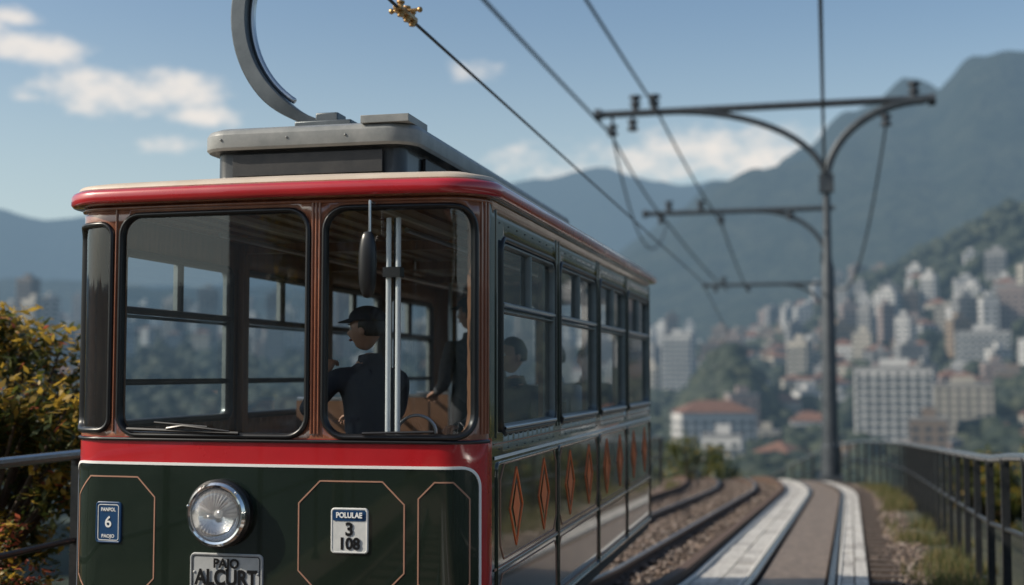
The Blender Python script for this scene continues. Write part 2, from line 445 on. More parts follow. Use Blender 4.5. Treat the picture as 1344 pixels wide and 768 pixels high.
for i,(r,h) in enumerate(prof):
    for k in range(n):
        t=2*math.pi*k/n; hh=h+(.0025 if k%3<1 else 0)*(r/.13)**.5*(1 if 0<i<7 else 0); vs.append(tuple(M@Vector((r*math.cos(t),r*math.sin(t),hh))))
for i in range(len(prof)-1):
    for k in range(n): k2=(k+1)%n; fs.append((i*n+k,(i+1)*n+k,(i+1)*n+k2,i*n+k2))
hl.add(vs,fs,3)
for t in (45,165,285):
    hl.ell((.153*math.cos(R(t)),.153*math.sin(R(t)),.082),(.008,.008,.006),8,1,M)
hl.build('headlight',[BLACK,CHROME,WHITE,LENS],tram,smooth=25)
pl=Acc()
def plate(s0,s1,z0,z1,r,t,mi):
    P=rr(s0,s1,z0,z1,r); sheet(pl,P,[],.006+t,lambda s,z:mi); ring(pl,P,.012,.004,.008+t,mi)
plate(-.365,.02,-1.085,-.905,.02,.006,0)
plate(.385,.565,-.875,-.665,.014,.004,1)
sheet(pl,rr(.39,.56,-.722,-.67,.01),[],.0125,lambda s,z:2)
plate(-.915,-.775,-.865,-.665,.014,.004,2)
ring(pl,rr(-.905,-.785,-.855,-.675,.012),.004,.009,.0125,1,prof=flat)
ring(pl,rr(-.355,.01,-1.077,-.913,.014),.004,.010,.0145,3,prof=flat)
for s in (-.345,0): hM=frontM(s,-.995,.013); pl.ell((0,0,0),(.008,.008,.004),8,0,hM)
pl.build('number_plates',[PLATE,SIGNW,SIGNB,BLACK],tram,smooth=40)
def text(body,s,z,size,m,off,bold=.0,sx=1):
    cu=bpy.data.curves.new('lettering','FONT'); cu.body=body; cu.size=size; cu.align_x='CENTER'; cu.align_y='CENTER'; cu.offset=bold; cu.extrude=.0008
    cu.materials.append(m); o=bpy.data.objects.new('lettering',cu); sc.collection.objects.link(o)
    M=frontM(s,z,off); M2=M@Matrix.Scale(sx,4,(1,0,0)); o.parent=tram
    o.matrix_parent_inverse=Matrix.Translation(-Vector(tram.location)); o.matrix_basis=M2
text('PAJO',-.17,-.95,.062,BLACK,.0165,.0022)
text('ALCURT',-.17,-1.022,.108,BLACK,.0165,.0035,.82)
text('POLULAE',.475,-.695,.036,WHITE,.016,.0012,.9)
text('3',.475,-.765,.088,BLACK,.0125,.003)
text('108',.475,-.835,.078,BLACK,.0125,.003,.95)
text('PANPOL',-.845,-.70,.026,WHITE,.0125,.0005,.85)
text('6',-.845,-.765,.08,WHITE,.0125,.001)
text('PAOJO',-.845,-.835,.024,WHITE,.0125,.0005)

mi=Acc()
mx_,my_,_z=P3(.60,0,.10)
mi.tube([P3(.60,.84,.03),P3(.60,.84,.10),(mx_,my_,H+.80),(mx_,my_,H+.68)],.007,8,1)
mi.ell((mx_-.01,my_,H+.53),(.046,.03,.165),18,0,None,lambda p,q: Vector((math.copysign(abs(q.x)**.7,q.x)*.046,p.y,math.copysign(abs(q.z)**.8,q.z)*.165)))
mi.tube([P3(-.51,-.28,.02),P3(-.41,-.265,.035),P3(-.16,-.292,.02)],.007,6,0)
mi.tube([P3(-.74,-.285,.02),P3(-.11,-.30,.02)],.009,6,0)
mi.tube([P3(-.58,-.25,.022),P3(-.28,-.27,.022)],.006,6,0)
mi.tube([P3(.54,-.295,.02),P3(.9,-.285,.02)],.008,6,0)
mi.build('mirror_and_wipers',[BLACK,ALU],tram)
inn=Acc()
for s in (.63,.68):
    inn.tube([P3(s,-.31,-.10),P3(s,.78,-.10)],.014,10,7)
inn.tube([P3(.655,-.30,-.12),P3(.655,.78,-.12)],.005,8,1)
inn.box(P3(.62,0)[0]-.01,P3(.69,0)[0]+.01,TY+.03,TY+.10,H+.48,H+.53,1)
inn.tube([P3(.76+.10*math.cos(R(a)),-.30+.09*math.sin(R(a)),-.16) for a in range(0,181,12)],.008,8,0)
FZ=.85
inn.box(TX-HW+.08,TX+HW-.08,TY+.1,TY+LEN-.1,FZ-.05,FZ,2)
inn.box(TX-HW+.07,TX+HW-.07,TY+.08,TY+LEN-.08,H+.882,H+.905,3)
for i in range(13):
    x=TX-1.0+i*.162; inn.box(x,x+.03,TY+.12,TY+LEN-.12,H+.862,H+.8815,8 if i in (3,9) else 4)
for y in PIL:
    for x in (TX-HW+.075,TX+HW-.115): inn.box(x,x+.04,y-.045,y+.045,FZ,H+.86,4)
    inn.box(TX-HW+.12,TX+HW-.12,y-.03,y+.03,H+.80,H+.861,4)
inn.box(TX-HW+.1,TX+HW-.1,TY+.07,TY+.30,FZ+.45,H-.36,5)
inn.box(TX+.15,TX+.5,TY+.32,TY+.52,FZ,FZ+.75,5)
for x in (TX-.55,TX+.55): inn.tube([(x,TY+.6,H+.78),(x,TY+LEN-.5,H+.78)],.014,8,0)
for y in PIL[1:]:
    inn.tube([(TX-.45,y,FZ),(TX-.45,y,H+.86)],.016,8,0)
BY=(8.5,9.9,11.4)
for y in BY:
    for x0,x1 in ((TX-HW+.12,TX-.42),(TX+.42,TX+HW-.12)):
        inn.box(x0,x1,y,y+.42,FZ+.40,FZ+.46,6); inn.box(x0,x1,y+.40,y+.45,FZ+.461,FZ+.95,6)
        inn.box(x0+.05,x0+.1,y+.05,y+.38,FZ,FZ+.4,1); inn.box(x1-.1,x1-.05,y+.05,y+.38,FZ,FZ+.4,1)
        inn.tube([(x0,y+.425,FZ+.96),(x1,y+.425,FZ+.96)],.018,8,0)
DX,DY=-2.50,7.05
inn.tube([(DX-.04,DY,FZ),(DX-.04,DY,FZ+.54)],.04,10,1)
inn.box(DX-.25,DX+.17,DY-.2,DY+.22,FZ+.54,FZ+.61,1)
inn.build('interior',[ALU,BLACKP,FLOORM,CEIL,WOODIN,BLACKP,SEAT,WHITE,CEILS],tram,smooth=40)
ch=Acc()
ch.box(TX-.85,TX+.85,TY+.25,TY+LEN-.25,.42,.80,0)
ch.box(TX-HW+.02,TX+HW-.02,TY+.2,TY+LEN-.2,.50,.60,0)
ch.box(TX-.9,TX+.9,TY-.16,TY+.1,.42,.56,0)
for y in (TY+1.4,TY+LEN-1.4):
    for sg in(1,-1):
        Mw=Matrix.Translation((TX+sg*.52,y,.46))@Matrix.Rotation(R(90)*sg,4,'Y')
        ch.lathe([(0,.06),(.08,.07),(.1,.03),(.27,.02),(.28,.06),(.33,.06),(.33,-.05),(.36,-.055),(.36,-.08),(0,-.08)],Mw,32,1)
        ch.box(TX+sg*.80-.06,TX+sg*.80+.06,y-.5,y+.5,.36,.50,0)
        for dy in (-.3,.3): ch.tube([(TX+sg*.80,y+dy,.50),(TX+sg*.80,y+dy,.66)],.06,10,0)
    ch.tube([(TX-.6,y,.46),(TX+.6,y,.46)],.06,10,0)
ch.build('chassis_and_wheels',[RUSTY,BLACKP],tram,smooth=40)

# ================================================================== PEOPLE
SKIN=mat('skin',(.42,.23,.15),(.36,.19,.12),rough=.5,scale=20)
HAIR=mat('hair_dark',(.012,.009,.008),rough=.5)
NAVY=mat('navy_cloth',(.010,.014,.025),(.015,.020,.032),rough=.85,scale=30,bump=.3,bscale=18)
GREYC=mat('grey_cloth',(.04,.04,.045),(.06,.06,.065),rough=.85,scale=30,bump=.3,bscale=18)
SHIRT=mat('light_shirt',(.4,.4,.42),rough=.85,bump=.3,bscale=18)
PANTS=mat('trousers_cloth',(.02,.02,.024),rough=.85)
SHOE=mat('shoe_leather',(.01,.01,.01),rough=.4)
EYEW=mat('eye_white',(.6,.58,.55),rough=.2)
LIP=mat('lips',(.30,.10,.08),rough=.45)
def person(name,loc,yaw,top,J,cap=False,hair_long=False,headyaw=0,hat=None,curl=(.6,.6)):
    root=empty(name,loc); Mx=Matrix.Translation(Vector(loc))@Matrix.Rotation(R(yaw),4,'Z')
    base=dict(pel=(0,0,0),sp=(0,0,.16),ch=(0,-.005,.33),nb=(0,-.01,.485),nk=(0,.012,.575))
    base.update(J)
    names=list(base.keys()); idx={k:i for i,k in enumerate(names)}
    rad=dict(pel=(.165,.125),sp=(.15,.115),ch=(.175,.125),nb=(.085,.075),nk=(.056,.058),
        shL=(.080,.075),shR=(.080,.075),elL=(.052,.052),elR=(.052,.052),wrL=(.036,.034),wrR=(.036,.034),
        hiL=(.105,.105),hiR=(.105,.105),knL=(.068,.068),knR=(.068,.068),anL=(.045,.045),anR=(.045,.045),toL=(.045,.035),toR=(.045,.035))
    E=[('pel','sp',1),('sp','ch',1),('ch','nb',1),('nb','nk',0),('ch','shL',1),('shL','elL',1),('elL','wrL',1),('ch','shR',1),('shR','elR',1),('elR','wrR',1),
       ('pel','hiL',2),('hiL','knL',2),('knL','anL',2),('anL','toL',3),('pel','hiR',2),('hiR','knR',2),('knR','anR',2),('anR','toR',3)]
    me=bpy.data.meshes.new('body'); me.from_pydata([base[k] for k in names],[(idx[a],idx[b]) for a,b,_ in E],[])
    ob=bpy.data.objects.new('tmp',me); sc.collection.objects.link(ob)
    ob.modifiers.new('sk','SKIN'); sv=me.skin_vertices[0].data
    for k in names: sv[idx[k]].radius=rad[k]; sv[idx[k]].use_root=(k=='pel')
    ss=ob.modifiers.new('ss','SUBSURF'); ss.levels=2; ss.render_levels=2
    dg=bpy.context.evaluated_depsgraph_get(); dg.update()
    em=bpy.data.meshes.new_from_object(ob.evaluated_get(dg)); bpy.data.objects.remove(ob)
    em.materials.clear()
    for m in (SKIN,top,PANTS,SHOE): em.materials.append(m)
    B={k:Vector(v) for k,v in base.items()}
    for p in em.polygons:
        c=p.center; best=9; bm_=1
        for a,b,mi_ in E:
            q,t=geo.intersect_point_line(c,B[a],B[b]); t=max(0,min(1,t)); d=(c-(B[a]+(B[b]-B[a])*t)).length-.5*(rad[a][0]*(1-t)+rad[b][0]*t)
            if d<best: best=d; bm_=mi_
        p.material_index=bm_; p.use_smooth=True
    em.transform(Mx)
    bo_=bpy.data.objects.new('body',em); sc.collection.objects.link(bo_); setpar(bo_,root)
    hd=Acc(); Mh=Mx@Matrix.Translation(B['nk']+Vector((0,.022,.125)))@Matrix.Rotation(R(headyaw),4,'Z')
    def hf(p,q):
        x,y,z=p
        t=max(0,-q.z)
        x*=1-.30*t; 
        if y>0: y*=1-.12*t
        else: y*=1-.45*t
        f=max(0,q.y)
        y+=.030*math.exp(-((x/.013)**2)-((z+.022)/.022)**2)*(f>0)
        y-=.010*(math.exp(-(((x-.032)/.018)**2)-((z-.008)/.014)**2)+math.exp(-(((x+.032)/.018)**2)-((z-.008)/.014)**2))*(f>0)
        y+=.006*math.exp(-((x/.05)**2)-((z-.034)/.012)**2)*(f>0)
        y+=.008*math.exp(-((x/.024)**2)-((z+.058)/.010)**2)*(f>0)
        y+=.012*math.exp(-((x/.03)**2)-((z+.098)/.016)**2)*(f>0)
        return Vector((x,y,z))
    hd.ell((0,0,0),(.077,.098,.118),36,0,Mh,hf)
    for sx in(-1,1):
        hd.ell((sx*.031,.083,.008),(.013,.011,.010),10,1,Mh); hd.ell((sx*.031,.0925,.008),(.0055,.003,.0055),8,2,Mh)
        hd.ell((sx*.031,.094,.031),(.018,.006,.004),8,2,Mh)
        hd.ell((sx*.078,-.005,-.005),(.010,.019,.031),10,0,Mh)
    hd.ell((0,.098,-.058),(.022,.007,.007),10,3,Mh)
    def hairf(p,q):
        if q.z<-.1 and q.y>-.1 and not hair_long: return p*.80
        if q.y>.35 and q.z<.55: return p*.80
        if q.z<-.55 and not hair_long: return p*.75
        return p*(1+.03*mn.noise(p*40))
    hd.ell((0,-.008,.012),(.086,.106,.122) if not hair_long else (.092,.108,.15),28,2,Mh,hairf)
    if cap:
        hd.ell((0,-.006,.062),(.094,.112,.078),24,4,Mh,lambda p,q: Vector((p.x,p.y,max(p.z,-.012))))
        vs=[];fs=[]
        for i in range(13):
            a=R(20+140*i/12)
            x0,y0=.088*math.cos(a),.10*math.sin(a); x1,y1=.082*math.cos(a),.10*math.sin(a)+.075*math.sin(a)
            for (x_,y_,z_) in ((x0,y0,.058),(x1,y1,.040),(x1,y1,.046),(x0,y0,.066)): vs.append(tuple(Mh@Vector((x_,y_,z_))))
        for i in range(12):
            for k in range(4): k2=(k+1)%4; fs.append((i*4+k,i*4+k2,i*4+4+k2,i*4+4+k))
        hd.add(vs,fs,4)
    hd.build('head',[SKIN,EYEW,HAIR,LIP,NAVY],root,smooth=80)
    co=Acc(); nbp=B['nb']
    co.tube([nbp+Vector((0,0,.015)),nbp+Vector((0,.008,.07))],[.082,.068],14,0,caps=False)
    co.build('collar',[top],root).data.transform(Mx)
    for side,(el,wr) in (('L',('elL','wrL')),('R',('elR','wrR'))):
        d=(B[wr]-B[el]).normalized(); up=Vector((0,0,1)) if abs(d.z)<.8 else Vector((0,1,0))
        lat=d.cross(up).normalized(); nrm=lat.cross(d).normalized(); sgn=1 if side=='L' else -1
        hn=Acc(); W=B[wr]-d*.01
        cr=curl[0] if side=='L' else curl[1]
        MM=Matrix((lat,d,nrm)).transposed().to_4x4(); MM.translation=W
        hn.ell((0,.055,0),(.040,.055,.016),14,0,MM)
        for i,(ox,ln_) in enumerate(((-.030,.068),(-.010,.078),(.010,.072),(.029,.056))):
            p=Vector((ox,.088,0)); pts=[p-Vector((0,.03,0)),p]; a=0
            for j,f in enumerate((.45,.32,.23)):
                a+=cr*(.8+.15*i); p=p+Vector((0,math.cos(a),-math.sin(a)))*ln_*f; pts.append(p)
            hn.tube([MM@q for q in pts],[.009,.0095,.009,.008,.006],8,0)
        s_=-sgn; pts=[Vector((s_*.02,.02,-.004)),Vector((s_*.045,.045,-.014)),Vector((s_*.052,.075,-.024)),Vector((s_*.045,.098,-.034))]
        hn.tube([MM@q for q in pts],[.013,.012,.010,.008],8,0)
        hn.build('hand_'+side,[SKIN],root,smooth=70).data.transform(Mx)
    return root
def seated(**k):
    J=dict(shL=(-.19,0,.43),shR=(.19,0,.43),elL=(-.25,.10,.18),elR=(.25,.10,.18),wrL=(-.16,.33,.13),wrR=(.16,.33,.13),
      hiL=(-.10,.03,-.01),hiR=(.10,.03,-.01),knL=(-.12,.44,.0),knR=(.12,.44,.0),anL=(-.12,.46,-.42),anR=(.12,.46,-.42),toL=(-.13,.60,-.47),toR=(.13,.60,-.47))
    J.update(k); return J
def standing(**k):
    J=dict(shL=(-.18,0,.43),shR=(.18,0,.43),elL=(-.24,-.02,.16),elR=(.24,-.02,.16),wrL=(-.22,.12,-.05),wrR=(.22,.12,-.05),
      hiL=(-.09,0,-.05),hiR=(.09,0,-.05),knL=(-.10,.02,-.45),knR=(.10,.03,-.45),anL=(-.10,0,-.84),anR=(.10,.0,-.84),toL=(-.11,.15,-.87),toR=(.11,.15,-.87))
    J.update(k); return J
person('tram_driver',(DX,DY,FZ+.70),58,NAVY,seated(shL=(-.22,.02,.43),shR=(.22,0,.43),elL=(-.33,.17,.22),wrL=(-.12,.26,.46),elR=(.29,.10,.2),wrR=(.2,.34,.2)),cap=True,headyaw=28,curl=(.6,.5))
person('passenger',(-2.58,9.6,FZ+.905),40,GREYC,standing(wrL=(-.2,.22,.1)),cap=True,headyaw=30)
person('passenger',(-2.04,BY[0]+.22,FZ+.57),165,GREYC,seated(elR=(.27,.16,.22),wrR=(.24,.40,.22),elL=(-.25,.1,.2)),headyaw=-30)
person('passenger',(-2.04,BY[1]+.22,FZ+.57),170,SHIRT,seated(),headyaw=-25)
person('passenger',(-2.04,BY[2]+.22,FZ+.57),180,NAVY,seated(),headyaw=0)

# ================================================================== GROUND + TRACKS
DIRT=mat('ballast_dirt',(.075,.050,.038),(.16,.112,.088),rough=.95,scale=9,bump=1,bscale=30)
GRASSG=mat('grass_ground',(.03,.035,.016),(.075,.07,.035),rough=.95,scale=3,bump=1,bscale=20)
CONC=mat('concrete_slab',(.36,.34,.315),(.54,.52,.48),rough=.6,scale=5,stretch=(5,.5,1),bump=.25,bscale=30,detail=10,spec=.35)
CONC2=mat('concrete_edge',(.52,.50,.46),(.66,.64,.60),rough=.6,scale=9,spec=.35)
BELT=mat('rusty_walkway',(.125,.092,.066),(.21,.158,.118),rough=.5,scale=9,stretch=(1,.3,1),bump=.6,bscale=60)
RAIL=mat('rail_steel',(.45,.45,.46),(.6,.6,.6),rough=.25,metal=1,scale=20)
RAILR=mat('rail_rust',(.06,.035,.025),(.1,.06,.04),rough=.8,scale=20)
RAILD=mat('rail_worn',(.16,.15,.15),(.24,.22,.21),rough=.4,metal=.8,scale=20)
SLEEP=mat('sleeper_wood',(.045,.033,.026),(.09,.065,.05),rough=.9,scale=8,stretch=(.5,6,6),bump=.6)
gr=Acc()
xs=[-40,-30,-22,-16,-12,-9,-7,-6,-5.4,-5,-4.6,-4.3,-3.8,-3,-2.2,-1.6,-1.2,-.6,0,.5,.8,1.1,1.4,1.7,2,2.4,3,4,6,9,13,18,25,34,44]
ys=[-60,-45,-30,-20,-12,-6,-2]+[i*.8 for i in range(0,120)]
nx=len(xs); vs=[]
for y in ys:
    for x in xs:
        z=gz(y)-.02
        if x<-5.2: z-=.42*(-5.2-x)+.3*mn.noise(Vector((x*.3,y*.3,0)))*min(1,(-5.2-x))
        elif x>2.2: z-=.45*(x-2.2)+.3*mn.noise(Vector((x*.3,y*.3,0)))*min(1,(x-2.2))
        elif not(-4.2<x<.9): z+=.05*mn.noise(Vector((x*2,y*1.3,0)))+.02
        else: z-=.02
        vs.append((x+cx(y),y,z))
fs=[(j*nx+i,j*nx+i+1,(j+1)*nx+i+1,(j+1)*nx+i) for j in range(len(ys)-1) for i in range(nx-1)]
gr.add(vs,fs,0)
for k,f in enumerate(gr.f):
    i=k%(nx-1); gr.m[k]=1 if (xs[i]<-5.3 or xs[i]>=1.1) else 0
gr.build('ground',[DIRT,GRASSG],smooth=60)
def pstrip(acc,x0,x1,y0,y1,z0,z1,mi,step=1.0):
    n=max(1,int((y1-y0)/step)); vs=[];fs=[]
    for i in range(n+1):
        y=y0+(y1-y0)*i/n; c=cx(y); g_=gz(y)
        vs+=[(x0+c,y,g_+z0),(x0+c,y,g_+z1),(x1+c,y,g_+z1),(x1+c,y,g_+z0)]
    for i in range(n):
        for k in range(4): k2=(k+1)%4; fs.append((i*4+k,i*4+k2,i*4+4+k2,i*4+4+k))
    fs.append((0,1,2,3)); fs.append((n*4+3,n*4+2,n*4+1,n*4))
    acc.add(vs,fs,mi)
def railp(acc,x,y0,y1,zb):
    pstrip(acc,x-.06,x+.06,y0,y1,zb,zb+.02,1); pstrip(acc,x-.01,x+.01,y0,y1,zb+.02,zb+.09,1); pstrip(acc,x-.032,x+.032,y0,y1,zb+.09,zb+.125,0)
tr=empty('tram_track',(-.43,10,0))
t1=Acc()
y=-6
while y<80:
    for (a,b) in ((-1.30,-1.06),(-1.045,-.83),(.16,.285),(.30,.43)):
        pstrip(t1,a,b,y,y+.588,-.03,.07+random.uniform(-.006,.006),random.choice((0,0,0,2)),.6)
    y+=.6
pstrip(t1,-.825,-.80,-6,80,-.02,.085,1); pstrip(t1,.125,.15,-6,80,-.02,.085,1)
pstrip(t1,-1.36,-1.315,-6,80,-.03,.10,1)
CONC3=mat('concrete_slab_worn',(.26,.24,.22),(.42,.40,.37),rough=.6,scale=5,stretch=(5,.5,1),bump=.3,bscale=30,detail=10,spec=.35)
t1.build('slab_bands',[CONC,CONC2,CONC3],tr,smooth=0,bevel=0)
t2=Acc(); pstrip(t2,-.66,-.01,-6,80,-.02,.055,0); t2.build('centre_walkway',[BELT],tr,smooth=0)
t3=Acc()
for x in(-.74,.065): railp(t3,x,-6,80,-.03)
t3.build('rails',[RAIL,RAILR],tr,smooth=0)
tr2=empty('tram_track',(TX,10,0))
t4=Acc()
for x in(TX-.52,TX+.52): railp(t4,x,-6,80,.0)
pstrip(t4,-1.52,-1.41,-6,80,-.02,.17,1); pstrip(t4,-4.25,-4.18,-6,80,-.02,.14,1)
t4.build('rails',[RAILD,RAILR],tr2,smooth=0)
t5=Acc(); y=-5
while y<70:
    t5.box(TX-1.05+cx(y),TX+1.02+cx(y),y,y+.22,gz(y)-.06,gz(y)-.002+random.uniform(-.004,.0),0); y+=.62
y=8
while y<50:
    t5.box(.47+cx(y),.47+random.uniform(.25,.32)+cx(y),y,y+.2,gz(y)-.06,gz(y)+.05,0); y+=.62
t5.build('sleepers',[SLEEP],tr2,smooth=0)
bs=Acc()
ST1=mat('ballast_stone',(.11,.078,.062),(.20,.15,.12),rough=.9,scale=1.3); ST2=mat('ballast_stone_dark',(.055,.04,.032),rough=.9); ST3=mat('ballast_stone_pale',(.25,.205,.175),rough=.9)
def stone(x,y,z,r):
    vs=[]
    for q in ((1,0,0),(-1,0,0),(0,1,0),(0,-1,0),(0,0,1),(0,0,-1)):
        k=r*random.uniform(.6,1.2); vs.append((x+q[0]*k,y+q[1]*k,z+q[2]*k*.7))
    bs.add(vs,[(0,2,4),(2,1,4),(1,3,4),(3,0,4),(2,0,5),(1,2,5),(3,1,5),(0,3,5)],random.choice((0,0,0,1,1,2)))
for i in range(15000):
    y=6+36*random.random()**1.3; u=random.random()
    if u<.62: x=random.uniform(-4.1,-1.4)
    elif u<.9: x=random.gauss(.72,.22)
    else: x=random.uniform(.5,1.3)
    if -1.37<x<.46: continue
    stone(x+cx(y),y,gz(y)+random.uniform(0,.02),random.uniform(.018,.05))
bs.build('ballast_gravel',[ST1,ST2,ST3],smooth=0)
gs=Acc()
GB1=mat('grass_blade',(.06,.075,.018),rough=.7,transl=.3); GB2=mat('grass_blade_dry',(.16,.12,.05),rough=.8,transl=.3)
for i in range(2400):
    y=8+34*random.random()**1.2; x=(random.gauss(1.35,.3) if random.random()<.8 else random.gauss(-4.7,.25))
    if mn.noise(Vector((x*1.2,y*.45,3)))<-.05: continue
    if x<.85 and x>-4.3: continue
    h=random.uniform(.06,.30)
    for k in range(9):
        a=random.uniform(0,6.28); l=h*random.uniform(.6,1); bx=x+random.gauss(0,.05)+cx(y); by=y+random.gauss(0,.05); zz=gz(by)
        dx,dy=math.cos(a),math.sin(a); wv_=.007
        gs.add([(bx-dy*wv_,by+dx*wv_,zz),(bx+dy*wv_,by-dx*wv_,zz),(bx+dx*l*.35,by+dy*l*.35,zz+l)],[(0,1,2)],0 if random.random()<.6 else 1)
gs.build('grass_tufts',[GB1,GB2],smooth=0)

RL=mat('railing_paint',(.03,.034,.038),(.05,.052,.055),rough=.3,scale=15,metal=.5)
RLT=mat('railing_top_steel',(.40,.42,.44),(.48,.50,.52),rough=.25,scale=15,metal=.9)
def railing(x,y0,y1,top,rails,ps,r=.028,pr=.03):
    e=empty('metal_railing',(x,y0,0)); a=Acc()
    Y=[y0+i*.8 for i in range(int((y1-y0)/.8)+1)]
    for k,h in enumerate([top]+rails):
        a.tube([(x+cx(y),y,gz(y)+h) for y in Y],r if k==0 else r*.62,10,0 if k else 1)
    a.build('rails',[RL,RLT],e); b=Acc(); y=y0+.3
    while y<y1:
        b.box(x+cx(y)-pr,x+cx(y)+pr,y-pr*.8,y+pr*.8,gz(y)-.25,gz(y)+top-.01,0)
        b.box(x+cx(y)-pr*2,x+cx(y)+pr*2,y-pr*2,y+pr*2,gz(y)-.02,gz(y)+.05,0)
        b.tube([(x+cx(y),y,gz(y)+top-.06),(x+cx(y),y,gz(y)+top)],pr*1.25,8,0); y+=ps
    b.build('posts',[RL],e)
railing(1.62,-4,62,1.36,[.72],1.35,.040,.036)
railing(-4.98,-4,62,1.44,[.86],2.35,.036,.028)

# ================================================================== GANTRIES + WIRES
GAN=mat('gantry_steel',(.04,.05,.062),(.065,.075,.085),rough=.45,scale=3,metal=.3)
INS=mat('insulator',(.03,.035,.045),rough=.3)
def gantry(y,xp,xl,xr,zb,zh,arcl,arcr,ins,hang,base=.0):
    e=empty('overhead_line_gantry',(xp,y,gz(y))); a=Acc(); g0=gz(y)
    a.tube([(xp,y,g0-.5),(xp,y,g0+1.2),(xp,y,g0+1.25),(xp,y,H+zh*.55),(xp,y,H+zh*.6),(xp,y,H+zh+.35)],[.33,.31,.27,.22,.14,.12],12,0)
    a.box(xp-.4,xp+.4,y-.4,y+.4,g0-.4,g0+.25,0)
    a.tube([(xl,y,H+zb),(xr,y,H+zb+.05)],.125,10,0)
    a.box(xp-.24,xp+.24,y-.2,y+.2,H+zh-.3,H+zh+.3,0)
    for q in(-.32,.1): a.tube([(xp-.02,y,H+zh+q+.1),(xp-.02,y,H+zh+q+.18)],.2,10,0)
    def qa(xe):
        return [(xp+(xe-xp)*(1-math.cos(R(t))),y,H+zh+(zb-zh)*math.sin(R(t))) for t in range(0,91,6)]
    if arcl: a.tube(qa(arcl),.11,8,0)
    if arcr: a.tube(qa(arcr),.14,8,0)
    for x in (xl,xr) if arcr else (xl,): a.tube([(x-.12,y,H+zb),(x+.12,y,H+zb+.01)],.2,10,0)
    for x,s in ins:
        a.lathe([(0,0),(.10,0),(.10,.12),(.16,.14),(.16,.2),(.09,.22),(.09,.30),(.17,.32),(.17,.40),(0,.42)],Matrix.Translation((x,y,H+zb+.1))@Matrix.Scale(1.25,4),12,1)
    for x,l in hang:
        a.tube([(x,y,H+zb),(x,y,H+zb-l)],.05,8,1); a.lathe([(0,0),(.15,0),(.15,.1),(.09,.12),(.09,.2),(.15,.22),(.15,.3),(0,.32)],Matrix.Translation((x,y,H+zb-l))@Matrix.Scale(1.2,4),12,1)
    a.build('frame',[GAN,INS],e)
gantry(44,.36,-7.3,3.75,8.95,6.3,-5.0,3.55,[(-6.0,1),(-5.35,1),(3.2,1)],[(-6.8,.75),(-6.1,.6),(2.3,.8)])
gantry(65,.45,-8.4,.9,8.05,5.6,-2.9,None,[(-7.2,1),(-5.6,1)],[(-7.6,.5),(-4.6,.6),(-1.2,.5)])
gantry(98,.6,-8.2,1.1,6.6,4.0,-2.4,None,[(-6.8,1)],[(-7.4,.5),(-5,.5)])
WIRE=mat('wire_black',(.02,.022,.025),rough=.5)
def wire(name,pts,r,sag=0):
    a=Acc(); P=[]
    for i in range(len(pts)-1):
        A=Vector(pts[i]);B=Vector(pts[i+1]); n=14
        for k in range(n+(i==len(pts)-2)):
            t=k/n; p=A.lerp(B,t); p.z-=sag*4*t*(1-t); P.append(p)
    a.tube(P,r,6,0); a.build(name,[WIRE]); return P
wire('overhead_wire',[(-2.68,-10,H+2.45),(-2.66,7.1,H+2.43),(-2.68,8.2,H+2.42),(-2.66,31,H+2.18),(-2.9,44,H+1.3),(-6,75,H+.6)],.012,.0)
wire('overhead_wire',[(-7.3,-10,H+8.6),(-6.85,44,H+8.25),(-7.3,65,H+7.6),(-6.5,98,H+6.2)],.045,.25)
wire('overhead_wire',[(-5.2,-10,H+9.0),(-5.3,44,H+9.1),(-4.6,65,H+7.5),(-5,98,H+6.1)],.045,.2)
wire('overhead_wire',[(-.1,-6,H+7.0),(.30,44,H+6.6),(.4,65,H+5.9),(.5,98,H+4.3)],.04,.0)
wire('overhead_wire',[(2.3,44,H+8.2),(1.5,55,H+3.9),(.5,65,H+4.8)],.035,.6)
wire('overhead_wire',[(-6.8,44,H+8.2),(-7.3,65,H+7.5)],.035,2.4)
cpl=Acc(); cz=H+2.42
for dy in(-.09,.02,.12):
    cpl.lathe([(0,-.05),(.022,-.05),(.022,-.03),(.03,-.03),(.03,.0),(.02,.01),(.02,.035),(.028,.04),(.028,.055),(0,.06)],Matrix.Translation((-2.67,8.2+dy*1.2,cz)),12,0)
cpl.box(-2.70,-2.64,8.02,8.38,cz-.018,cz+.012,0)
cpl.tube([(-2.76,8.2,cz+.02),(-2.58,8.2,cz+.02)],.012,8,0); cpl.ell((-2.77,8.2,cz+.02),(.02,.02,.02),8); cpl.ell((-2.57,8.2,cz+.02),(.02,.02,.02),8)
cpl.build('wire_clamp',[BRASS],bevel=.003)

# ================================================================== TERRAIN
def az_of(px): return math.degrees(math.atan((px-672)/1700))-13.27
def interp(tab,a):
    if a<=tab[0][0]: return tab[0][1]
    for i in range(len(tab)-1):
        if a<=tab[i+1][0]:
            t=(a-tab[i][0])/(tab[i+1][0]-tab[i][0]); t=t*t*(3-2*t)*.5+t*.5; return tab[i][1]*(1-t)+tab[i+1][1]*t
    return tab[-1][1]
def mk(l): return [(az_of(x),(490-y)/1700*math.cos(R(az_of(x)+13.27))) for x,y in l]
FAR=mk([(-900,330),(-300,270),(0,283),(60,296),(140,292),(300,300),(500,275),(640,255),(720,246),(800,230),(860,240),(940,236),(1100,260),(1344,240),(2200,250)])
MID=mk([(-900,350),(-200,365),(0,375),(300,385),(600,385),(780,350),(850,312),(900,283),(940,258),(1000,227),(1060,203),(1120,168),(1180,148),(1235,154),(1290,124),(1344,112),(1500,90),(1800,160),(2400,260)])
NEAR=mk([(-900,400),(0,440),(500,460),(800,470),(900,466),(1000,440),(1080,408),(1150,374),(1230,338),(1290,305),(1344,270),(1500,240),(2000,300)])
BASE=-40
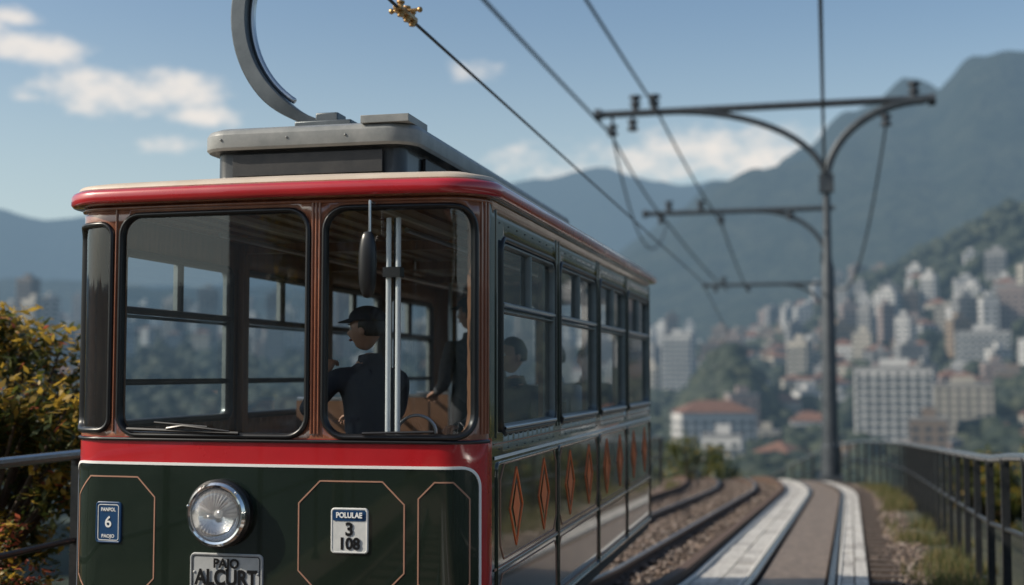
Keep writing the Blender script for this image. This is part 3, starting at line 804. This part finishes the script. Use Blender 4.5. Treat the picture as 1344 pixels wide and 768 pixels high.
def terr(az,r):
    x=r*math.sin(R(az)); y=r*math.cos(R(az))
    b=H-14+(BASE+14)*sm((r-60)/240)
    z=b+6*mn.noise(Vector((x*.006,y*.006,1)))*sm((r-80)/300)
    for tab,Rk,Wf,Wb,amp,fq in ((NEAR,1350,480,500,.10,.006),(MID,3300,1150,1400,.13,.0022),(FAR,6800,1900,1500,.05,.0012)):
        d=(r-Rk)/(Wf if r<Rk else Wb); k=math.exp(-d*d)
        rat=interp(tab,az) if -75<az<60 else .06
        h=H+rat*Rk
        nz=mn.fractal(Vector((x*fq,y*fq,Rk)),1,2.1,6)
        zz=b+(h-b)*k*(1+amp*nz*1.6)
        z=max(z,zz)
    return z
azs=[-180+4*i for i in range(26)]+[-76+2*i for i in range(12)]+[-52+.28*i for i in range(300)]+[32+4*i for i in range(38)]
azs=sorted(set([a for a in azs if a<180]))
rs=[48]; 
while rs[-1]<10500: rs.append(rs[-1]*1.038)
tv=[];na=len(azs)
for r in rs:
    for a in azs: tv.append((r*math.sin(R(a)),r*math.cos(R(a)),terr(a,r)))
tf=[]
for j in range(len(rs)-1):
    for i in range(na):
        i2=(i+1)%na; tf.append((j*na+i,j*na+i2,(j+1)*na+i2,(j+1)*na+i))
T=Acc(); T.add(tv,tf,0)
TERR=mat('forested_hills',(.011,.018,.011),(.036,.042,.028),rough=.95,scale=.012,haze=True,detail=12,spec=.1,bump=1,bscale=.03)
for n_ in TERR.node_tree.nodes:
    if n_.type=='BUMP': n_.inputs['Distance'].default_value=30
T.build('hills_terrain',[TERR],smooth=180)

# ---------------------------------------------------------------- city
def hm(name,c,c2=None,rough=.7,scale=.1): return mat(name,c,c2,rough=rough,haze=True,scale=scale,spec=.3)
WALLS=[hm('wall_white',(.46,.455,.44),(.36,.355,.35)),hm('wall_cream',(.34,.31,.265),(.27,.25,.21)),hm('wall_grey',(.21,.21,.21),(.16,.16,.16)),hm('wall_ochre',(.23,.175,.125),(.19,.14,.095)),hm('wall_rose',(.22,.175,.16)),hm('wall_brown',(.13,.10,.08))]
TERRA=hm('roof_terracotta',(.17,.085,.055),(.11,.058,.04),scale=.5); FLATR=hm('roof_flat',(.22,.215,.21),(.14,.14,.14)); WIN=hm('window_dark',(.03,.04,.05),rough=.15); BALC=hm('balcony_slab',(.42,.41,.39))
CM=WALLS+[TERRA,FLATR,WIN,BALC]
def bld(acc,x,y,z,w,d,h,rot,wi,style,fl=3.2):
    M=Matrix.Translation((x,y,z))@Matrix.Rotation(rot,4,'Z')
    acc.box(-w/2,w/2,-d/2,d/2,-12,h,wi,M)
    nf=max(1,int(h/fl))
    for side in range(4):
        W,D=(w,d) if side%2==0 else (d,w)
        Ms=M@Matrix.Rotation(side*math.pi/2,4,'Z')
        if side==2: continue
        ncol=max(2,int(W/3.6)); cw=W/ncol
        for f_ in range(nf):
            z0=f_*fl+1.0
            if z0+1.5>h: break
            for c in range(ncol):
                x0=-W/2+c*cw+cw*.22; x1=x0+cw*.56; yy=-D/2-.06
                acc.add([tuple(Ms@Vector(q)) for q in ((x0,yy,z0),(x1,yy,z0),(x1,yy,z0+1.55),(x0,yy,z0+1.55))],[(0,1,2,3)],8)
            if style==1 and side==0: acc.box(-W/2+.3,W/2-.3,-D/2-1.1,-D/2-.07,f_*fl+.55,f_*fl+.72,9,Ms)
    if style==2:
        o=.6; rh=min(w,d)*.28
        P=[(-w/2-o,-d/2-o,h),(w/2+o,-d/2-o,h),(w/2+o,d/2+o,h),(-w/2-o,d/2+o,h),(-w/2+min(w,d)/2,0,h+rh),(w/2-min(w,d)/2,0,h+rh)]
        if w<d: P[4]=(0,-d/2+w/2,h+rh); P[5]=(0,d/2-w/2,h+rh)
        F=[(0,1,5,4),(1,2,5),(2,3,4,5),(3,0,4),(0,3,2,1)] if w>=d else [(0,1,4),(1,2,5,4),(2,3,5),(3,0,4,5),(0,3,2,1)]
        acc.add([tuple(M@Vector(q)) for q in P],F,6)
    else:
        acc.box(-w/2-.25,w/2+.25,-d/2-.25,d/2+.25,h+.01,h+.9,7,M)
        acc.box(-w*.18,w*.2,-d*.2,d*.2,h+.91,h+4.2,wi,M)
def T_at(x,y):
    r=math.hypot(x,y); return terr(math.degrees(math.atan2(x,y)),r)
city=Acc(); cnt=0; occ=[]
random.seed(11)
def try_city(px0,px1,r0,r1,n,hfun,tow=.3,dens=-.2,fq=.004,ws=(9,19)):
    global cnt
    for i in range(n):
        az=az_of(random.uniform(px0,px1)); r=random.uniform(r0,r1); x=r*math.sin(R(az)); y=r*math.cos(R(az))
        if mn.noise(Vector((x*fq,y*fq,7)))<dens: continue
        w_=random.uniform(*ws); 
        if any(abs(x-a)<(w_+c)*.5 and abs(y-b)<(w_+c)*.5 for a,b,c in occ): continue
        z=T_at(x,y)
        if z>random.uniform(.035,.085)*r: continue
        occ.append((x,y,w_+2)); t=random.random()<tow
        h=hfun(t); st_=(1 if random.random()<.4 else 0) if t or random.random()<.5 else 2
        bld(city,x,y,z,w_,random.uniform(.7,1)*w_,h,R(random.uniform(-28,28)),random.choice((0,0,0,0,1,1,2,2,3,4,5)),st_); cnt+=1
def split_building(nm,x,y,z,w_,d_,h,rot,wi,st_):
    a=Acc(); bld(a,x,y,z,w_,d_,h,rot,wi,st_)
    e=empty(nm,(x,y,z))
    for part,ids in (('walls',range(6)),('roof',(6,7)),('windows',(8,)),('balconies',(9,))):
        b=Acc(); sel=[k for k in range(len(a.f)) if a.m[k] in ids]
        if not sel: continue
        used=sorted({i for k in sel for i in a.f[k]}); mp_={o:i for i,o in enumerate(used)}
        b.v=[a.v[i] for i in used]; b.f=[tuple(mp_[i] for i in a.f[k]) for k in sel]; b.m=[a.m[k] for k in sel]
        b.build(part,CM,e,smooth=0)
hero=[(1172,560,31,18,33,0,1,'reflection_block'),(1262,600,24,18,20,1,0,'reflection_block'),(935,560,32,18,19,0,2,'tiled_roof_building'),
      (1015,700,28,18,12,1,2,'tiled_roof_building'),(1255,660,24,16,8,0,2,'hillside_house'),(1065,620,20,14,8,0,2,'hillside_house'),
      (890,900,20,18,40,0,1,'reflection_block'),(1290,800,30,20,16,0,1,'reflection_block')]
for px,r,w_,d_,h,wi,st_,nm in hero:
    az=az_of(px); x=r*math.sin(R(az)); y=r*math.cos(R(az)); z=T_at(x,y); occ.append((x,y,w_+14))
    split_building(nm,x,y,z,w_,d_,h,R(-az+random.uniform(-18,18)),wi,st_)
split_building('reflection_building',3,-24,0,16,8,6.4,0,1,2)  # unseen building added behind the camera to show in tram paint and glass
split_building('reflection_block',-13,-30,-5,12,10,16,0,0,0)  # unseen block behind the camera, put there to fill the reflections
try_city(860,1420,480,760,90,lambda t: random.uniform(12,22) if t else random.uniform(5,9),.2,-.05,.008)
try_city(800,1420,760,1050,560,lambda t: random.uniform(14,30) if t else random.uniform(6,12),.28,-.12,.007,(9,17))
try_city(800,1420,1050,1250,260,lambda t: random.uniform(14,28) if t else random.uniform(5,10),.2,-.02,.008,(9,15))
try_city(780,1150,1150,1500,160,lambda t: random.uniform(18,40) if t else random.uniform(7,12),.35,-.1,.005)
try_city(600,900,900,1900,140,lambda t: random.uniform(25,50) if t else random.uniform(10,20),.4,-.2)
try_city(-150,650,850,2300,620,lambda t: random.uniform(22,60) if t else random.uniform(9,20),.4,-.3)
city.build('distant_city_buildings',CM,smooth=0)
print('buildings',cnt)
dt=Acc()
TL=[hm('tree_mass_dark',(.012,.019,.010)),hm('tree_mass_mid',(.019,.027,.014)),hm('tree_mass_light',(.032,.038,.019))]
def clump(x,y,z,r):
    n=7; mi_=random.choice((0,0,1,1,2)); sd_=random.random()*100
    dt.ell((x,y,z+r*.6),(r,r,r*.85),n,mi_,None,lambda p,q: p*(1+.55*mn.noise(q*1.9+Vector((sd_,0,0)))))
random.seed(5)
for i in range(8500):
    px=random.uniform(-200,1500); az=az_of(px); r=random.uniform(230,1350); x=r*math.sin(R(az)); y=r*math.cos(R(az))
    if any(abs(x-a)<c*.55 and abs(y-b)<c*.55 for a,b,c in occ): continue
    nn=mn.noise(Vector((x*.006,y*.006,2)))
    if nn<-.25: continue
    clump(x,y,T_at(x,y),random.uniform(3,7))
for i in range(420):
    a=random.gauss(0,1); b=random.gauss(0,1); r=700+b*30; az=az_of(960+a*36); x=r*math.sin(R(az)); y=r*math.cos(R(az))
    if any(abs(x-a_)<c*.5 and abs(y-b_)<c*.5 for a_,b_,c in occ[:8]): continue
    clump(x,y,T_at(x,y)+34*math.exp(-(a*a+b*b)/2.2),random.uniform(4,8))
dt.build('distant_trees',TL,smooth=180)

# ---------------------------------------------------------------- near vegetation
BARK=mat('bark',(.05,.035,.025),(.09,.065,.045),rough=.9,scale=12,bump=.8)
LV=[mat('leaf_dark',(.035,.05,.012),rough=.5,transl=.25),mat('leaf_green',(.08,.092,.02),rough=.5,transl=.35),mat('leaf_yellow',(.34,.225,.035),rough=.5,transl=.4),mat('blossom_red',(.42,.11,.06),rough=.6,transl=.3)]
def plant(name,x,y,z,ht,cr,leaf,nleaf,nclump,trunk=True,red=0,flat_=.8,zc=None,yel=.3):
    e=empty(name,(x,y,z)); a=Acc(); lf=Acc(); zc=zc or ht-cr*.7
    cl_=[]
    for i in range(nclump):
        while True:
            q=Vector((random.uniform(-1,1),random.uniform(-1,1),random.uniform(-1,1)))
            if .25<q.length<1: break
        c=Vector((x+q.x*cr,y+q.y*cr,z+zc+q.z*cr*flat_)); cl_.append((c,cr*random.uniform(.16,.34)))
        mid=Vector((x,y,z+zc*.55)).lerp(c,.5)+Vector((0,0,-.1*cr))
        a.tube([(x+random.gauss(0,.02*cr),y,z+zc*.45),mid,c],[.035*cr,.022*cr,.008*cr],5,0)
    a.tube([(x,y,z-.3),(x+.03*cr,y,z+zc*.5),(x,y,z+zc+cr*.3)],[.09*cr,.06*cr,.02*cr],8,0)
    a.build('trunk_and_limbs',[BARK],e)
    for i in range(nleaf):
        c,rr_=random.choice(cl_); d=Vector((random.gauss(0,1),random.gauss(0,1),random.gauss(0,1))).normalized()*rr_*random.uniform(.35,1.1)
        p=c+d; u=Vector((random.gauss(0,1),random.gauss(0,1),random.gauss(0,.6))).normalized(); v=u.cross(Vector((random.gauss(0,.5),random.gauss(0,.5),1))).normalized()
        s=leaf*random.uniform(.6,1.3)
        t=d.z/rr_; m_=2 if random.random()<yel*(.5+t) else (1 if random.random()<.55+.3*t else 0)
        if red and random.random()<red: m_=3
        lf.add([tuple(p-u*s),tuple(p+v*s*.42-u*s*.1),tuple(p+u*s),tuple(p-v*s*.42-u*s*.1)],[(0,1,2,3)],m_)
    lf.build('leaves',LV,e,smooth=0)
random.seed(21)
def gx(x,y): 
    z=gz(y)
    if x-cx(y)<-5.2: z-=.42*(-5.2-(x-cx(y)))
    elif x-cx(y)>2.2: z-=.45*(x-cx(y)-2.2)
    return z
plant('flowering_shrub',-6.3,8.8,gx(-6.3,8.8),3.0,.95,.048,11000,70,flat_=1.15,zc=1.85,yel=.65,red=.03)
plant('flowering_shrub',-7.4,9.6,gx(-7.4,9.6),3.6,1.3,.055,11000,70,flat_=1.05,zc=2.35,yel=.65,red=.03)
plant('flowering_shrub',-5.75,8.0,gx(-5.7,8),1.4,.55,.035,5000,40,zc=.75,yel=.5,red=.28)
plant('flowering_shrub',-6.4,7.2,gx(-6.4,7.2),1.5,.8,.035,6000,50,zc=.8,yel=.5,red=.24)
plant('flowering_shrub',-5.8,10.5,gx(-5.8,10.5),1.6,.7,.04,4000,40,zc=.9,yel=.4,red=.05)
for (x,y,h,c) in ((8.5,24,4.2,2.2),(11,32,6.8,3.4),(6.5,30,4.0,1.9),(9,42,5.0,2.8),(13,48,8.0,4.2),(5.5,46,2.6,1.7),(7,56,4,2.5)):
    plant('reflection_tree',x,y,gx(x,y),h,c,.13,7000,50,yel=.2)
for (x,y,h,c) in ((-8,30,2.6,1.6),(-8.5,36,3.2,1.9),(-9,44,3.6,2.2),(-7.5,24,2.2,1.2),(-9,52,3.6,2.4),(-12,60,4,3),(-6,62,4,2.4),(-2.5,68,4.5,2.6)):
    plant('roadside_shrub',x,y,gx(x,y),h,c,.11,5000,45,yel=.1)
for (x,y,h,c) in ((-8.5,-14,8,2.8),(7.5,-9,8,3),(-7,-21,9,3.2)):  # unseen trees added behind the camera for structure in the tram's reflections
    plant('reflection_tree',x,y,gx(x,y),h,c,.14,6000,50,yel=.15)

# ================================================================== WORLD
wd=bpy.data.worlds.new('World'); sc.world=wd; wd.use_nodes=True; nt=wd.node_tree; L=nt.links
bg=nt.nodes['Background']; bg.inputs['Strength'].default_value=.14
sky=_n(nt,'ShaderNodeTexSky'); sky.sky_type='NISHITA'; sky.sun_disc=False; sky.sun_elevation=R(SUN_EL); sky.sun_rotation=R(SUN_AZ%360)
sky.air_density=1.0; sky.dust_density=3.0; sky.ozone_density=1.2; sky.altitude=100
tc=_n(nt,'ShaderNodeTexCoord')
nz=_n(nt,'ShaderNodeTexNoise'); nz.inputs['Scale'].default_value=24; nz.inputs['Detail'].default_value=11; nz.inputs['Roughness'].default_value=.64
mp=_n(nt,'ShaderNodeMapping'); mp.inputs['Scale'].default_value=(1,1,2.0); L.new(tc.outputs['Generated'],mp.inputs[0]); L.new(mp.outputs[0],nz.inputs['Vector'])
def dirpx(px,py):
    a=R(az_of(px)); e=(490-py)/1700*math.cos(R(az_of(px)+13.27)); v=Vector((math.sin(a),math.cos(a),e)); return v.normalized()
tot=None
for (px,py,wx,wy,amp) in ((150,118,150,40,1.0),(235,115,90,40,1.0),(30,58,90,28,1.05),(-60,20,90,25,.9),(265,150,80,26,.95),(215,188,80,22,.75),(40,125,60,16,.75),(625,88,60,20,.65),(960,200,240,54,.95),(790,215,210,44,.9),(5,15,50,18,.95),(-400,120,200,40,.9),(500,-200,300,50,.7),(1500,-150,350,60,.7)):
    c=dirpx(px,py)
    s=_n(nt,'ShaderNodeVectorMath',operation='SUBTRACT'); L.new(tc.outputs['Generated'],s.inputs[0]); s.inputs[1].default_value=c
    m=_n(nt,'ShaderNodeVectorMath',operation='MULTIPLY'); L.new(s.outputs[0],m.inputs[0]); m.inputs[1].default_value=(1700/wx,1700/wx,1700/wy)
    l=_n(nt,'ShaderNodeVectorMath',operation='LENGTH'); L.new(m.outputs[0],l.inputs[0])
    r_=_n(nt,'ShaderNodeMapRange',interpolation_type='SMOOTHSTEP'); r_.inputs['From Min'].default_value=1.5; r_.inputs['From Max'].default_value=0; r_.inputs['To Min'].default_value=0; r_.inputs['To Max'].default_value=amp
    L.new(l.outputs['Value'],r_.inputs[0])
    if tot is None: tot=r_.outputs[0]
    else:
        a=_n(nt,'ShaderNodeMath',operation='MAXIMUM'); L.new(tot,a.inputs[0]); L.new(r_.outputs[0],a.inputs[1]); tot=a.outputs[0]
ad=_n(nt,'ShaderNodeMath',operation='MULTIPLY_ADD'); L.new(tot,ad.inputs[0]); ad.inputs[1].default_value=.60; L.new(nz.outputs['Fac'],ad.inputs[2])
cm=_n(nt,'ShaderNodeMapRange',interpolation_type='SMOOTHSTEP'); cm.inputs['From Min'].default_value=.76; cm.inputs['From Max'].default_value=1.16; cm.inputs['To Max'].default_value=.92
L.new(ad.outputs[0],cm.inputs[0])
sx=_n(nt,'ShaderNodeSeparateXYZ'); L.new(tc.outputs['Generated'],sx.inputs[0])
hz=_n(nt,'ShaderNodeMapRange',interpolation_type='SMOOTHSTEP'); hz.inputs['From Min'].default_value=0; hz.inputs['From Max'].default_value=.30; hz.inputs['To Min'].default_value=.9; hz.inputs['To Max'].default_value=0
L.new(sx.outputs['Z'],hz.inputs[0])
mh=_n(nt,'ShaderNodeMix',data_type='RGBA'); L.new(hz.outputs[0],mh.inputs[0]); L.new(sky.outputs[0],mh.inputs[6]); mh.inputs[7].default_value=(4.6,5.1,5.3,1)
mu=_n(nt,'ShaderNodeMix',data_type='RGBA',blend_type='MULTIPLY'); mu.inputs[0].default_value=1; mu.inputs[7].default_value=(.90,.98,.98,1); L.new(mh.outputs[2],mu.inputs[6])
mx=_n(nt,'ShaderNodeMix',data_type='RGBA'); L.new(cm.outputs[0],mx.inputs[0]); L.new(mu.outputs[2],mx.inputs[6]); mx.inputs[7].default_value=(6.3,5.9,5.5,1)
L.new(mx.outputs[2],bg.inputs['Color'])

sl=bpy.data.lights.new('sun','SUN'); sl.energy=5.0; sl.angle=R(.5); sl.color=(1,.90,.76)
so=bpy.data.objects.new('sun',sl); sc.collection.objects.link(so)
d=Vector((math.sin(R(SUN_AZ))*math.cos(R(SUN_EL)),math.cos(R(SUN_AZ))*math.cos(R(SUN_EL)),math.sin(R(SUN_EL))))
so.rotation_euler=d.to_track_quat('Z','Y').to_euler(); so.location=(0,0,50)

cd=bpy.data.cameras.new('camera'); co=bpy.data.objects.new('camera',cd); sc.collection.objects.link(co)
co.location=(0,0,H); co.rotation_euler=(R(90+3.57),0,R(13.27)); cd.sensor_width=36; cd.lens=1700/1344*36; cd.clip_end=20000; cd.clip_start=.1
cd.dof.use_dof=True; cd.dof.focus_distance=6.9; cd.dof.aperture_fstop=1.1
sc.camera=co
